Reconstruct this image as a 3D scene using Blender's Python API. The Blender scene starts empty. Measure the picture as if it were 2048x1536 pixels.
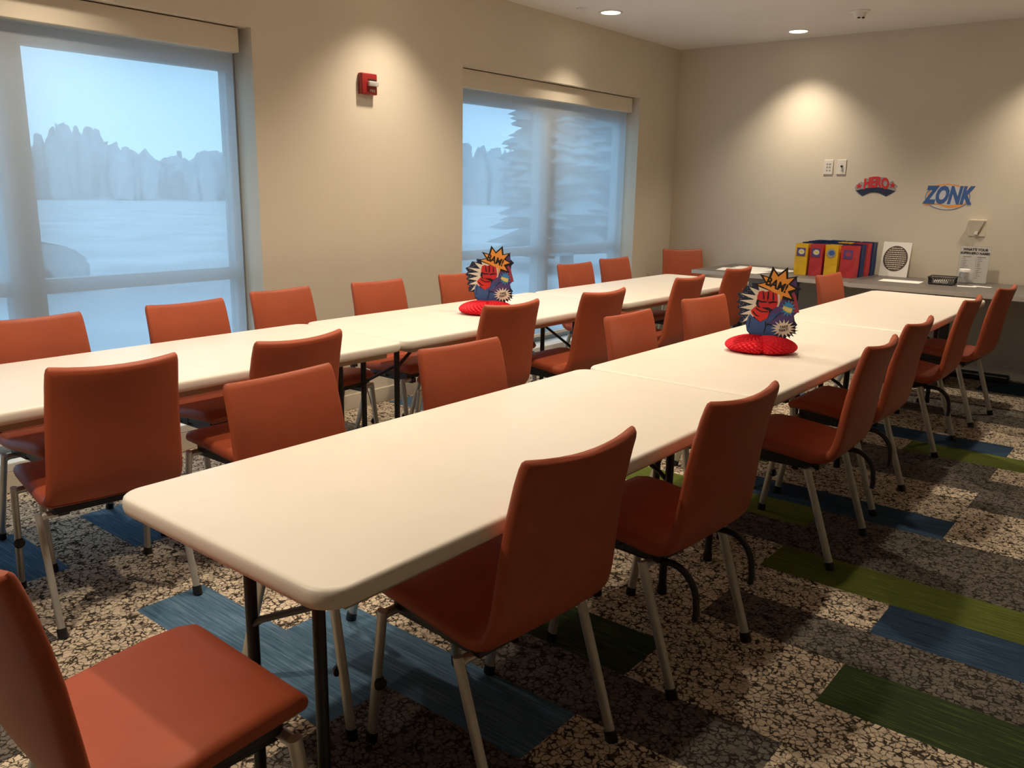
import bpy, bmesh, math, random
from mathutils import Vector, Matrix
C = bpy.context.scene.collection
R = math.radians
random.seed(7)

# ------------------------------------------------------------------ materials
def mat(name, col, rough=.6, metal=0, spec=None, emis=None, estr=0, bump=None, sheen=0):
    m = bpy.data.materials.new(name); m.use_nodes = True
    nt = m.node_tree; b = nt.nodes['Principled BSDF']
    b.inputs['Base Color'].default_value = (*col, 1)
    b.inputs['Roughness'].default_value = rough
    b.inputs['Metallic'].default_value = metal
    if spec is not None: b.inputs['Specular IOR Level'].default_value = spec
    if emis: b.inputs['Emission Color'].default_value = (*emis, 1); b.inputs['Emission Strength'].default_value = estr
    if bump:
        tc = nt.nodes.new('ShaderNodeTexCoord')
        n = nt.nodes.new('ShaderNodeTexNoise'); n.inputs['Scale'].default_value = bump[0]; n.inputs['Detail'].default_value = 4
        bp = nt.nodes.new('ShaderNodeBump'); bp.inputs['Strength'].default_value = bump[1]; bp.inputs['Distance'].default_value = .002
        nt.links.new(tc.outputs['Object'], n.inputs['Vector'])
        nt.links.new(n.outputs['Fac'], bp.inputs['Height']); nt.links.new(bp.outputs['Normal'], b.inputs['Normal'])
    return m

def vary(m, scale, amount):
    """slight procedural tone variation of the base colour"""
    nt = m.node_tree; b = nt.nodes['Principled BSDF']
    c = tuple(b.inputs['Base Color'].default_value)
    tc = nt.nodes.new('ShaderNodeTexCoord'); n = nt.nodes.new('ShaderNodeTexNoise'); n.inputs['Scale'].default_value = scale
    r = nt.nodes.new('ShaderNodeValToRGB')
    r.color_ramp.elements[0].position = .3; r.color_ramp.elements[1].position = .7
    r.color_ramp.elements[0].color = (*[x*(1-amount) for x in c[:3]], 1); r.color_ramp.elements[1].color = (*[min(1, x*(1+amount)) for x in c[:3]], 1)
    nt.links.new(tc.outputs['Object'], n.inputs['Vector']); nt.links.new(n.outputs['Fac'], r.inputs['Fac']); nt.links.new(r.outputs['Color'], b.inputs['Base Color'])
    return m

M = {}
M['wall'] = vary(mat('wall paint', (.65, .585, .475), .75, bump=(220, .12)), 1.5, .02)
M['ceil'] = vary(mat('ceiling paint', (.76, .73, .69), .85), 2, .02)
M['white'] = mat('white paint', (.74, .72, .67), .5)
M['vinyl'] = vary(mat('orange vinyl', (.40, .082, .032), .5, spec=.42, bump=(420, .10)), 9, .05)
M['black'] = mat('black plastic', (.012, .012, .013), .42)
M['blacksteel'] = mat('black powder coated steel', (.012, .013, .014), .38)
M['alu'] = vary(mat('silver painted steel', (.58, .57, .53), .36, .6), 14, .08)
M['table'] = vary(mat('white moulded plastic', (.83, .76, .66), .40, spec=.42, bump=(600, .10)), 5, .02)
M['rail'] = mat('table frame rail', (.42, .33, .24), .5)
M['laminate'] = vary(mat('grey brown laminate', (.125, .112, .098), .45), 30, .12)
M['lamedge'] = mat('light laminate edge', (.52, .48, .42), .5)
M['red'] = mat('red alarm plastic', (.24, .010, .010), .38)
M['plate'] = mat('off white plate', (.72, .68, .61), .45)
M['chrome'] = mat('chrome lens', (.75, .75, .72), .12, .6)
M['paper'] = mat('white paper', (.80, .78, .74), .8)
M['ink'] = mat('black ink', (.010, .009, .010), .7)
M['navy'] = mat('navy print', (.012, .020, .060), .6)
M['orange'] = mat('orange print', (.90, .36, .06), .6)
M['cream'] = mat('cream print', (.80, .74, .62), .6)
M['fist'] = mat('red print', (.62, .020, .028), .6)
M['brightred'] = mat('bright red print', (.72, .030, .022), .6)
M['bluep'] = mat('blue print', (.045, .12, .34), .6)
M['cyan'] = mat('cyan print', (.05, .28, .62), .6)
M['purple'] = mat('purple print', (.10, .06, .22), .6)
M['yellowp'] = mat('yellow print', (.70, .62, .08), .6)
M['pinkred'] = mat('maroon print', (.38, .05, .09), .6)
M['tissue'] = mat('red tissue paper', (.80, .012, .030), .7)
M['bagY'] = vary(mat('yellow gift bag paper', (.78, .46, .012), .5), 9, .08)
M['bagR'] = vary(mat('red gift bag paper', (.52, .035, .040), .5), 9, .08)
M['bagB'] = vary(mat('blue gift bag paper', (.010, .030, .115), .5), 9, .10)
M['brownink'] = mat('dark brown print', (.085, .065, .05), .7)
M['greyink'] = mat('grey print', (.34, .33, .32), .7)
M['lamp'] = mat('lit lamp lens', (1, 1, 1), .5, emis=(1.0, .86, .62), estr=6)
M['snow'] = vary(mat('pale ground', (.44, .46, .48), .9), .5, .22)
M['bark'] = vary(mat('bark', (.06, .045, .035), .9), 6, .3)
M['leaf'] = vary(mat('haze lightened conifer needles', (.20, .24, .26), .9), 3, .25)  # needles lightened and blued: outdoor haze is painted into the colour
M['farwood'] = vary(mat('bare winter woods', (.40, .42, .44), .95), .25, .10)  # woods paled as well, the distance haze sits in the base colour
M['winframe'] = mat('aluminium window frame', (.30, .31, .31), .45, .3)
M['carpaint'] = mat('grey car paint', (.30, .33, .36), .3, .2)
M['tyre'] = mat('tyre rubber', (.02, .02, .02), .8)
M['palegrey'] = mat('pale grey print', (.60, .62, .66), .6)

def translucent(name, col, transp, trans_col):
    m = bpy.data.materials.new(name); m.use_nodes = True; nt = m.node_tree; nt.nodes.clear()
    o = nt.nodes.new('ShaderNodeOutputMaterial'); mx = nt.nodes.new('ShaderNodeMixShader'); mx2 = nt.nodes.new('ShaderNodeMixShader')
    t = nt.nodes.new('ShaderNodeBsdfTransparent'); t.inputs['Color'].default_value = (*trans_col, 1)
    d = nt.nodes.new('ShaderNodeBsdfDiffuse'); d.inputs['Color'].default_value = (*col, 1)
    tl = nt.nodes.new('ShaderNodeBsdfTranslucent'); tl.inputs['Color'].default_value = (*col, 1)
    tc = nt.nodes.new('ShaderNodeTexCoord'); w = nt.nodes.new('ShaderNodeTexNoise'); w.inputs['Scale'].default_value = 60
    mr = nt.nodes.new('ShaderNodeMapRange'); mr.inputs['To Min'].default_value = transp*.985; mr.inputs['To Max'].default_value = transp*1.015
    nt.links.new(tc.outputs['Object'], w.inputs['Vector']); nt.links.new(w.outputs['Fac'], mr.inputs['Value'])
    mx2.inputs[0].default_value = .6
    nt.links.new(d.outputs[0], mx2.inputs[1]); nt.links.new(tl.outputs[0], mx2.inputs[2])
    nt.links.new(mr.outputs[0], mx.inputs[0]); nt.links.new(mx2.outputs[0], mx.inputs[1]); nt.links.new(t.outputs[0], mx.inputs[2])
    nt.links.new(mx.outputs[0], o.inputs[0]); return m
M['shade'] = translucent('translucent shade cloth', (.86, .90, .93), .60, (.96, .985, 1))

def glassy(name, tint=(1, 1, 1), gl=.06, rough=.02):
    m = bpy.data.materials.new(name); m.use_nodes = True; nt = m.node_tree; nt.nodes.clear()
    o = nt.nodes.new('ShaderNodeOutputMaterial'); mx = nt.nodes.new('ShaderNodeMixShader'); mx.inputs[0].default_value = gl
    t = nt.nodes.new('ShaderNodeBsdfTransparent'); t.inputs['Color'].default_value = (*tint, 1)
    g = nt.nodes.new('ShaderNodeBsdfGlossy'); g.inputs['Roughness'].default_value = rough
    nt.links.new(t.outputs[0], mx.inputs[1]); nt.links.new(g.outputs[0], mx.inputs[2]); nt.links.new(mx.outputs[0], o.inputs[0]); return m
M['glass'] = glassy('window glass', (.93, .97, 1))
M['acrylic'] = glassy('clear acrylic', (.97, .97, .97), .12, .08)
M['jar'] = glassy('clear jar plastic', (.88, .88, .88), .18, .1)

def carpet_pebble(name, stone, stone2, crack):
    m = bpy.data.materials.new(name); m.use_nodes = True; nt = m.node_tree; b = nt.nodes['Principled BSDF']
    b.inputs['Roughness'].default_value = .95; b.inputs['Specular IOR Level'].default_value = .1
    N = nt.nodes.new; L = nt.links.new
    tc = N('ShaderNodeTexCoord')
    ns = N('ShaderNodeTexNoise'); ns.inputs['Scale'].default_value = 75; ns.inputs['Detail'].default_value = 3
    ad = N('ShaderNodeVectorMath'); ad.operation = 'MULTIPLY_ADD'; ad.inputs[1].default_value = (.024, .024, 0)
    L(tc.outputs['Object'], ns.inputs['Vector']); L(ns.outputs['Color'], ad.inputs[0]); L(tc.outputs['Object'], ad.inputs[2])
    v = N('ShaderNodeTexVoronoi'); v.feature = 'DISTANCE_TO_EDGE'; v.inputs['Scale'].default_value = 50; v.inputs['Randomness'].default_value = 1
    L(ad.outputs[0], v.inputs['Vector'])
    v2 = N('ShaderNodeTexVoronoi'); v2.inputs['Scale'].default_value = 50; L(ad.outputs[0], v2.inputs['Vector'])
    n2 = N('ShaderNodeTexNoise'); n2.inputs['Scale'].default_value = 26; n2.inputs['Detail'].default_value = 3; L(tc.outputs['Object'], n2.inputs['Vector'])
    th = N('ShaderNodeMapRange'); th.inputs['From Min'].default_value = .35; th.inputs['From Max'].default_value = .65
    th.inputs['To Min'].default_value = -.005; th.inputs['To Max'].default_value = .115; L(n2.outputs['Fac'], th.inputs['Value'])
    su = N('ShaderNodeMath'); su.operation = 'SUBTRACT'; L(v.outputs['Distance'], su.inputs[0]); L(th.outputs[0], su.inputs[1])
    rp = N('ShaderNodeMapRange'); rp.inputs['From Min'].default_value = -.03; rp.inputs['From Max'].default_value = .07; L(su.outputs[0], rp.inputs['Value'])
    sep = N('ShaderNodeSeparateColor'); L(v2.outputs['Color'], sep.inputs[0])
    mc = N('ShaderNodeMixRGB'); mc.inputs[1].default_value = (*stone, 1); mc.inputs[2].default_value = (*stone2, 1); L(sep.outputs[0], mc.inputs[0])
    mx = N('ShaderNodeMixRGB'); mx.inputs[1].default_value = (*crack, 1); L(rp.outputs[0], mx.inputs[0]); L(mc.outputs[0], mx.inputs[2])
    fz = N('ShaderNodeTexNoise'); fz.inputs['Scale'].default_value = 420; L(tc.outputs['Object'], fz.inputs['Vector'])
    fm = N('ShaderNodeMapRange'); fm.inputs['To Min'].default_value = .6; fm.inputs['To Max'].default_value = 1.4; L(fz.outputs['Fac'], fm.inputs['Value'])
    mm = N('ShaderNodeVectorMath'); mm.operation = 'MULTIPLY'; L(mx.outputs[0], mm.inputs[0]); L(fm.outputs[0], mm.inputs[1])
    L(mm.outputs[0], b.inputs['Base Color'])
    bp = N('ShaderNodeBump'); bp.inputs['Strength'].default_value = .6; bp.inputs['Distance'].default_value = .004
    L(rp.outputs[0], bp.inputs['Height']); L(bp.outputs[0], b.inputs['Normal'])
    return m

def carpet_stripe(name, c1, c2, c3):
    m = bpy.data.materials.new(name); m.use_nodes = True; nt = m.node_tree; b = nt.nodes['Principled BSDF']
    b.inputs['Roughness'].default_value = .95; b.inputs['Specular IOR Level'].default_value = .1
    N = nt.nodes.new; L = nt.links.new
    tc = N('ShaderNodeTexCoord'); mp = N('ShaderNodeMapping'); mp.inputs['Scale'].default_value = (5, 130, 1); L(tc.outputs['Object'], mp.inputs[0])
    n = N('ShaderNodeTexNoise'); n.inputs['Scale'].default_value = 1; n.inputs['Detail'].default_value = 4; n.inputs['Roughness'].default_value = .7; L(mp.outputs[0], n.inputs['Vector'])
    r = N('ShaderNodeValToRGB'); L(n.outputs['Fac'], r.inputs['Fac'])
    r.color_ramp.elements[0].position = .34; r.color_ramp.elements[0].color = (*c1, 1)
    r.color_ramp.elements[1].position = .72; r.color_ramp.elements[1].color = (*c3, 1)
    e = r.color_ramp.elements.new(.54); e.color = (*c2, 1)
    L(r.outputs[0], b.inputs['Base Color']); return m
FL = [carpet_pebble('light pebble carpet', (.68, .555, .41), (.53, .435, .325), (.045, .032, .022)),
      carpet_pebble('dark and shadowed pebble carpet', (.165, .140, .118), (.12, .105, .092), (.028, .023, .018)),
      carpet_stripe('blue striped carpet', (.045, .095, .155), (.085, .155, .235), (.17, .25, .33)),
      carpet_stripe('green striped carpet', (.024, .038, .018), (.038, .056, .022), (.13, .16, .03)),
      carpet_stripe('lime striped carpet', (.060, .078, .018), (.10, .125, .024), (.16, .19, .04)),
      carpet_stripe('navy striped carpet', (.014, .032, .062), (.030, .060, .105), (.065, .11, .16))]

# ------------------------------------------------------------------ mesh helpers
def link(o, parent=None):
    C.objects.link(o)
    if parent: o.parent = parent
    return o

def mk(name, bm, m, parent=None, smooth=False, angle=40):
    me = bpy.data.meshes.new(name)
    bmesh.ops.recalc_face_normals(bm, faces=bm.faces)
    bm.to_mesh(me); bm.free()
    for mm in (m if isinstance(m, list) else [m]): me.materials.append(mm)
    if smooth:
        me.polygons.foreach_set('use_smooth', [True]*len(me.polygons))
        try: me.set_sharp_from_angle(angle=R(angle))
        except Exception: pass
    return link(bpy.data.objects.new(name, me), parent)

def box(bm, x0, x1, y0, y1, z0, z1, bev=0, seg=2, mi=0):
    vs = [bm.verts.new((x, y, z)) for x in (x0, x1) for y in (y0, y1) for z in (z0, z1)]
    fs = [bm.faces.new([vs[i] for i in q]) for q in ((0,1,3,2),(4,6,7,5),(0,4,5,1),(2,3,7,6),(0,2,6,4),(1,5,7,3))]
    for f in fs: f.material_index = mi
    if bev:
        es = list({e for f in fs for e in f.edges})
        bmesh.ops.bevel(bm, geom=es, offset=bev, segments=seg, affect='EDGES', profile=.5)
    return vs

def tube(bm, pts, r, n=10, ry=None, up=(0, 0, 1), caps=True):
    """tube along points; r radius (or list), ry second radius for an oval section"""
    pts = [Vector(p) for p in pts]; rings = []
    rs = r if isinstance(r, (list, tuple)) else [r]*len(pts)
    for i, p in enumerate(pts):
        if i == 0: t = pts[1]-pts[0]
        elif i == len(pts)-1: t = pts[-1]-pts[-2]
        else: t = (pts[i+1]-pts[i]).normalized()+(pts[i]-pts[i-1]).normalized()
        t.normalize(); u = Vector(up)
        if abs(t.dot(u)) > .95: u = Vector((0, 1, 0))
        a = t.cross(u).normalized(); b = a.cross(t).normalized()
        rr = rs[i]; r2 = ry if ry else rr
        rings.append([bm.verts.new(p + a*math.cos(2*math.pi*k/n)*rr + b*math.sin(2*math.pi*k/n)*r2) for k in range(n)])
    for A, B in zip(rings, rings[1:]):
        for k in range(n): bm.faces.new((A[k], A[(k+1) % n], B[(k+1) % n], B[k]))
    if caps: bm.faces.new(rings[0][::-1]); bm.faces.new(rings[-1])

def lathe(bm, prof, n=24, c=(0, 0, 0)):
    rings = []
    for r, z in prof:
        if r < 1e-6: rings.append([bm.verts.new((c[0], c[1], c[2]+z))])
        else: rings.append([bm.verts.new((c[0]+r*math.cos(2*math.pi*k/n), c[1]+r*math.sin(2*math.pi*k/n), c[2]+z)) for k in range(n)])
    for A, B in zip(rings, rings[1:]):
        for k in range(n):
            a = A[k % len(A)]; a2 = A[(k+1) % len(A)]; b = B[k % len(B)]; b2 = B[(k+1) % len(B)]
            q = [a, a2, b2, b]; q2 = []
            for v in q:
                if v not in q2: q2.append(v)
            if len(q2) > 2: bm.faces.new(q2)
    return rings

def prism(bm, pts, y0, y1, mi=0, f=None):
    """polygon in the XZ plane, extruded along Y from y0 (front) to y1"""
    f = f or (lambda x, y, z: (x, y, z))
    a = [bm.verts.new(f(x, y0, z)) for x, z in pts]; b = [bm.verts.new(f(x, y1, z)) for x, z in pts]
    n = len(pts)
    fa = bm.faces.new(a); fb = bm.faces.new(b[::-1]); fa.material_index = fb.material_index = mi
    for i in range(n):
        q = bm.faces.new((a[i], b[i], b[(i+1) % n], a[(i+1) % n])); q.material_index = mi

def rrect(x0, x1, y0, y1, r, n=6):
    P = []
    for cx, cy, a0 in ((x1-r, y0+r, -90), (x1-r, y1-r, 0), (x0+r, y1-r, 90), (x0+r, y0+r, 180)):
        for i in range(n+1):
            a = R(a0 + 90*i/n); P.append((cx+r*math.cos(a), cy+r*math.sin(a)))
    return P

def tag(o, label=None, cat=None, group=None, kind=None):
    if label: o['label'] = label
    if cat: o['category'] = cat
    if group: o['group'] = group
    if kind: o['kind'] = kind
    return o
def empty(name, loc=(0, 0, 0), rz=0):
    o = bpy.data.objects.new(name, None); o.location = loc; o.rotation_euler = (0, 0, rz); o.empty_display_size = .1
    return link(o)
def copy_tree(o, parent=None):
    c = o.copy(); C.objects.link(c); c.parent = parent
    for ch in list(o.children): copy_tree(ch, c)
    return c
def S(name, bm, m, smooth=False): return tag(mk(name, bm, m, None, smooth), kind='structure')

def text_mesh(s, size, extrude=.0006, shear=0, bold=0):
    cu = bpy.data.curves.new('text', 'FONT'); cu.body = s; cu.size = size; cu.extrude = extrude; cu.shear = shear; cu.offset = bold
    cu.align_x = 'CENTER'; cu.align_y = 'CENTER'; cu.resolution_u = 3
    ob = bpy.data.objects.new('text', cu); C.objects.link(ob)
    dg = bpy.context.evaluated_depsgraph_get(); dg.update()
    me = bpy.data.meshes.new_from_object(ob.evaluated_get(dg))
    bpy.data.objects.remove(ob); bpy.data.curves.remove(cu)
    return me
def text(name, s, size, m, parent, fn, **k):
    """text laid in XZ plane, front towards -Y; fn maps (x, y, z) -> final local point"""
    me = text_mesh(s, size, **k)
    for v in me.vertices:
        x, y, z = v.co; v.co = fn(x, -z, y)
    me.materials.clear(); me.materials.append(m); me.name = name
    return link(bpy.data.objects.new(name, me), parent)

# ------------------------------------------------------------------ camera (solved from the photograph)
CAMP = Vector((1.8296, -.82386, 1.4329))
r_ = Vector((.776038, .630418, .018389)); u_ = Vector((-.158115, .166246, .973325)); f_ = Vector((-.610545, .758245, -.228692))
cam = bpy.data.cameras.new('camera'); co = bpy.data.objects.new('camera', cam); C.objects.link(co)
cam.sensor_fit = 'HORIZONTAL'; cam.sensor_width = 36; cam.lens = 1673.79/2048*36; cam.clip_start = .02; cam.clip_end = 600
mw = Matrix.Identity(4)
for i, ax in enumerate((r_, u_, -f_)):
    for j in range(3): mw[j][i] = ax[j]
mw.translation = CAMP; co.matrix_world = mw
bpy.context.scene.camera = co

# ------------------------------------------------------------------ room shell
XW, YF, ZC = -2.309, 6.797, 2.74
XR, YB = 3.9, -3.4
W1, W2 = (-.36, 2.02), (3.71, 6.09)
WZ0, WZ1 = .13, 2.245
WT = .26
bm = bmesh.new()
for y0, y1 in ((YB-.2, W1[0]), (W1[1], W2[0]), (W2[1], YF+.2)): box(bm, XW-WT, XW, y0, y1, 0, ZC)
for w in (W1, W2):
    box(bm, XW-WT, XW, w[0], w[1], 0, WZ0); box(bm, XW-WT, XW, w[0], w[1], WZ1, ZC)
S('wall_left', bm, M['wall'])
bm = bmesh.new(); box(bm, XW-WT, XR+.2, YF, YF+.2, 0, ZC); S('wall_far', bm, M['wall'])
bm = bmesh.new(); box(bm, XR, XR+.2, YB-.2, YF, 0, ZC); S('wall_right', bm, M['wall'])
bm = bmesh.new(); box(bm, XW, XR, YB-.2, YB, 0, ZC); S('wall_near', bm, M['wall'])
bm = bmesh.new(); box(bm, XW-WT, XR+.2, YB-.2, YF+.2, ZC, ZC+.15); S('ceiling', bm, M['ceil'])
bm = bmesh.new(); box(bm, XW, XW+.012, YB, YF, 0, .10, .003); S('baseboard_left', bm, M['wall'])
bm = bmesh.new(); box(bm, XW+.012, XR, YF-.012, YF, 0, .10, .003); S('baseboard_far', bm, M['wall'])

# carpet planks; some dark pebble cells paint floor shadow into the colour
tx, tw, ty, th_ = .1897, .49336, -.0959, .25259
cmap = {}
def T(c, k, js):
    for j in js: cmap[(j, k)] = c
T(2, 2, (-2, -1)); T(2, 3, (-1, 0)); T(1, 2, (0, 1)); T(1, 1, (0,)); T(1, 4, (0, 1)); T(3, 5, (0,)); T(3, 6, (2, 3)); T(1, 7, (1, 2, 3)); T(5, 8, (2, 3))
T(4, 9, (1, 2, 3)); T(1, 10, (0, 1, 2, 3)); T(1, 11, (1, 2, 3)); T(4, 11, (-2, -1, 0)); T(5, 12, (0, 1)); T(1, 14, (2, 3)); T(1, 15, (0, 1, 2, 3)); T(1, 16, (0, 1))
T(4, 17, (1, 2)); T(5, 18, (0, 1)); T(1, 21, (0, 1, 2)); T(1, 22, (0, 1)); T(5, 25, (1, 2)); T(5, 26, (1, 2)); T(2, 3, (-4,)); T(2, 1, (-4,)); T(1, 0, (-3,)); T(1, -1, (-2,))
T(2, 12, (-5,)); T(1, 9, (-5,)); T(3, 7, (-3,)); T(2, 20, (-2, -1)); T(4, -2, (1, 2)); T(2, -4, (-2, -1)); T(3, 14, (-2, -1)); T(1, 18, (-3, -2)); T(2, 0, (4, 5)); T(3, 13, (5, 6)); T(2, 19, (4, 5))
bm = bmesh.new(); cache = {}
xs = [XW] + [tx+tw*j for j in range(-5, 8) if XW+.02 < tx+tw*j < XR-.02] + [XR]
ys = [YB] + [ty+th_*k for k in range(-14, 29) if YB+.02 < ty+th_*k < YF-.02] + [YF]
def gv(x, y):
    if (x, y) not in cache: cache[(x, y)] = bm.verts.new((x, y, 0))
    return cache[(x, y)]
for a, b in zip(xs, xs[1:]):
    for c, d in zip(ys, ys[1:]):
        f = bm.faces.new((gv(a, c), gv(b, c), gv(b, d), gv(a, d)))
        f.material_index = cmap.get((math.floor(((a+b)/2-tx)/tw), math.floor(((c+d)/2-ty)/th_)), 0)
x = [gv(XW, YB), gv(XR, YB), gv(XR, YF), gv(XW, YF)]
fo = mk('floor', bm, FL); tag(fo, kind='structure')
sb = bmesh.new(); box(sb, XW-WT, XR+.2, YB-.2, YF+.2, -.12, -.004); S('floor_slab', sb, M['ceil'])

# windows
def window(n, w):
    cy = (w[0]+w[1])/2; xo = XW-.19
    root = empty('window_%d' % n, (XW-.2, cy, WZ0)); tag(root, kind='structure')
    inv = Matrix.Translation((-(XW-.2), -cy, -WZ0))
    def add(name, bm, m):
        bmesh.ops.transform(bm, matrix=inv, verts=bm.verts); return mk(name, bm, m, root)
    bm = bmesh.new()
    fx0, fx1 = XW-.245, XW-.17
    box(bm, fx0, fx1, w[0], w[0]+.06, WZ0, WZ1); box(bm, fx0, fx1, w[1]-.06, w[1], WZ0, WZ1)
    box(bm, fx0, fx1, w[0]+.06, w[1]-.06, WZ0, WZ0+.07); box(bm, fx0, fx1, w[0]+.06, w[1]-.06, 2.03, WZ1)
    add('window_frame', bm, M['winframe'])
    bm = bmesh.new(); box(bm, fx0, fx1+.01, cy-.075, cy+.075, WZ0+.07, 2.03); add('mullion', bm, M['winframe'])
    bm = bmesh.new(); box(bm, fx0+.01, fx1-.01, w[0]+.06, cy-.075, .885, .955); box(bm, fx0+.01, fx1-.01, cy+.075, w[1]-.06, .885, .955); add('transom', bm, M['winframe'])
    bm = bmesh.new(); box(bm, XW-.215, XW-.207, w[0]+.06, w[1]-.06, WZ0+.07, 2.03); add('glass_pane', bm, M['glass'])
    bm = bmesh.new(); box(bm, XW-.165, XW+.012, w[0]+.002, w[1]-.002, WZ0-.03, WZ0+.012, .004); add('window_sill', bm, M['white'])
    # roller shade
    sh = empty('roller_shade', (XW-.09, cy, WZ1))
    def sadd(name, bm, m, smooth=False):
        bmesh.ops.transform(bm, matrix=Matrix.Translation((-(XW-.09), -cy, -WZ1)), verts=bm.verts); return mk(name, bm, m, sh, smooth)
    bm = bmesh.new(); box(bm, XW-.150, XW-.052, w[0]+.012, w[1]-.045, 2.115, WZ1-.006, .003); sadd('valance', bm, M['wall'])
    bm = bmesh.new(); box(bm, XW-.098, XW-.0965, w[0]+.03, w[1]-.06, .225, 2.116); sadd('shade_cloth', bm, M['shade'])
    bm = bmesh.new(); box(bm, XW-.106, XW-.089, w[0]+.03, w[1]-.06, .200, .226, .003); sadd('hem_bar', bm, M['plate'])
    return sh
s1 = window(1, W1); tag(s1, 'translucent roller shade in the larger window at the left of the photo', 'window shade', 'roller shades in the windows')
s2 = window(2, W2); tag(s2, 'translucent roller shade in the window nearer the room corner, conifers behind it', 'window shade', 'roller shades in the windows')

# ------------------------------------------------------------------ outside
bm = bmesh.new(); box(bm, -160, XW-WT, -90, 190, -.6, -.35); tag(mk('ground', bm, M['snow']), kind='structure')
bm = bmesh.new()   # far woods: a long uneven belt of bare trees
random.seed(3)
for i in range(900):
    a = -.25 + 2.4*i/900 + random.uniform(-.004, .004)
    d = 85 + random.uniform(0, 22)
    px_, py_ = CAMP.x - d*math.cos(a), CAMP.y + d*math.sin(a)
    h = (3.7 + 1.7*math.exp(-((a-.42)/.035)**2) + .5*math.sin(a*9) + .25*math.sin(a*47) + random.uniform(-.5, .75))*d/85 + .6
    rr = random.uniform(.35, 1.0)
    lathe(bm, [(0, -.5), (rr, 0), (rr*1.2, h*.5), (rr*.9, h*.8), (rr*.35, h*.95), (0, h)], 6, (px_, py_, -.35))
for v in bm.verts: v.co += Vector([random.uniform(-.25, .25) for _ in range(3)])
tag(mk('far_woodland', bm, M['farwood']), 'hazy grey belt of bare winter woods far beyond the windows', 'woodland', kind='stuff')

def conifer(loc, h, rad, seed, label):
    random.seed(seed); root = empty('conifer', loc)
    bm = bmesh.new(); tube(bm, [(0, 0, 0), (0, 0, h*.5), (0, 0, h)], [.16, .10, .02], 8); mk('trunk', bm, M['bark'], root)
    bm = bmesh.new()
    for i in range(950):
        t = random.random()**.8; z = h*(.08+.92*t); rr = rad*(1-t)**.75*random.uniform(.55, 1.1)+.12
        a = random.uniform(0, 2*math.pi); L = rr
        c = Vector((math.cos(a), math.sin(a), 0)); p = Vector((-c.y, c.x, 0))
        b0 = Vector((0, 0, z)) + c*L*.25; tip = Vector((0, 0, z-.12*L)) + c*L
        wd = .12+.22*L*random.uniform(.5, 1)
        mid = b0.lerp(tip, .6)
        vs = [bm.verts.new(q) for q in (b0, mid+p*wd+Vector((0, 0, -.12)), tip, mid-p*wd+Vector((0, 0, -.12)), mid+Vector((0, 0, .12)))]
        for q in ((0, 1, 4), (1, 2, 4), (2, 3, 4), (3, 0, 4), (0, 3, 1), (1, 3, 2)): bm.faces.new([vs[k] for k in q])
    mk('foliage', bm, M['leaf'], root)
    tag(root, label, 'tree', 'conifers outside the corner window')
conifer((-9.3, 14.9, -.35), 6.6, 2.0, 4, 'dark conifer outside, left half of the window nearer the corner')
conifer((-8.0, 20.2, -.35), 6.6, 1.9, 5, 'dark conifer outside, right half of the window nearer the corner')

def car(loc, rz):
    root = empty('parked_car', loc, rz)
    side = [(-2.1, .35), (-2.15, .75), (-1.95, .98), (-1.3, 1.05), (-.75, 1.42), (.45, 1.45), (1.05, 1.05), (1.9, .92), (2.15, .7), (2.12, .35)]
    bm = bmesh.new(); prism(bm, side, -.85, .85)
    bmesh.ops.bevel(bm, geom=list(bm.edges), offset=.06, segments=2, affect='EDGES')
    mk('car_body', bm, M['carpaint'], root, True)
    bm = bmesh.new(); prism(bm, [(-1.15, 1.08), (-.7, 1.36), (.4, 1.38), (.85, 1.08)], -.862, .862); mk('side_window', bm, M['glass'], root)
    for x in (-1.3, 1.3):
        for y in (-.82, .82):
            bm = bmesh.new(); tube(bm, [(x, y-.1, .33), (x, y+.1, .33)], .33, 20); mk('wheel', bm, M['tyre'], root)
    tag(root, 'parked car seen dimly through the larger left window', 'car')
car((-13.6, 3.75, -.55), R(70))

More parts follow.
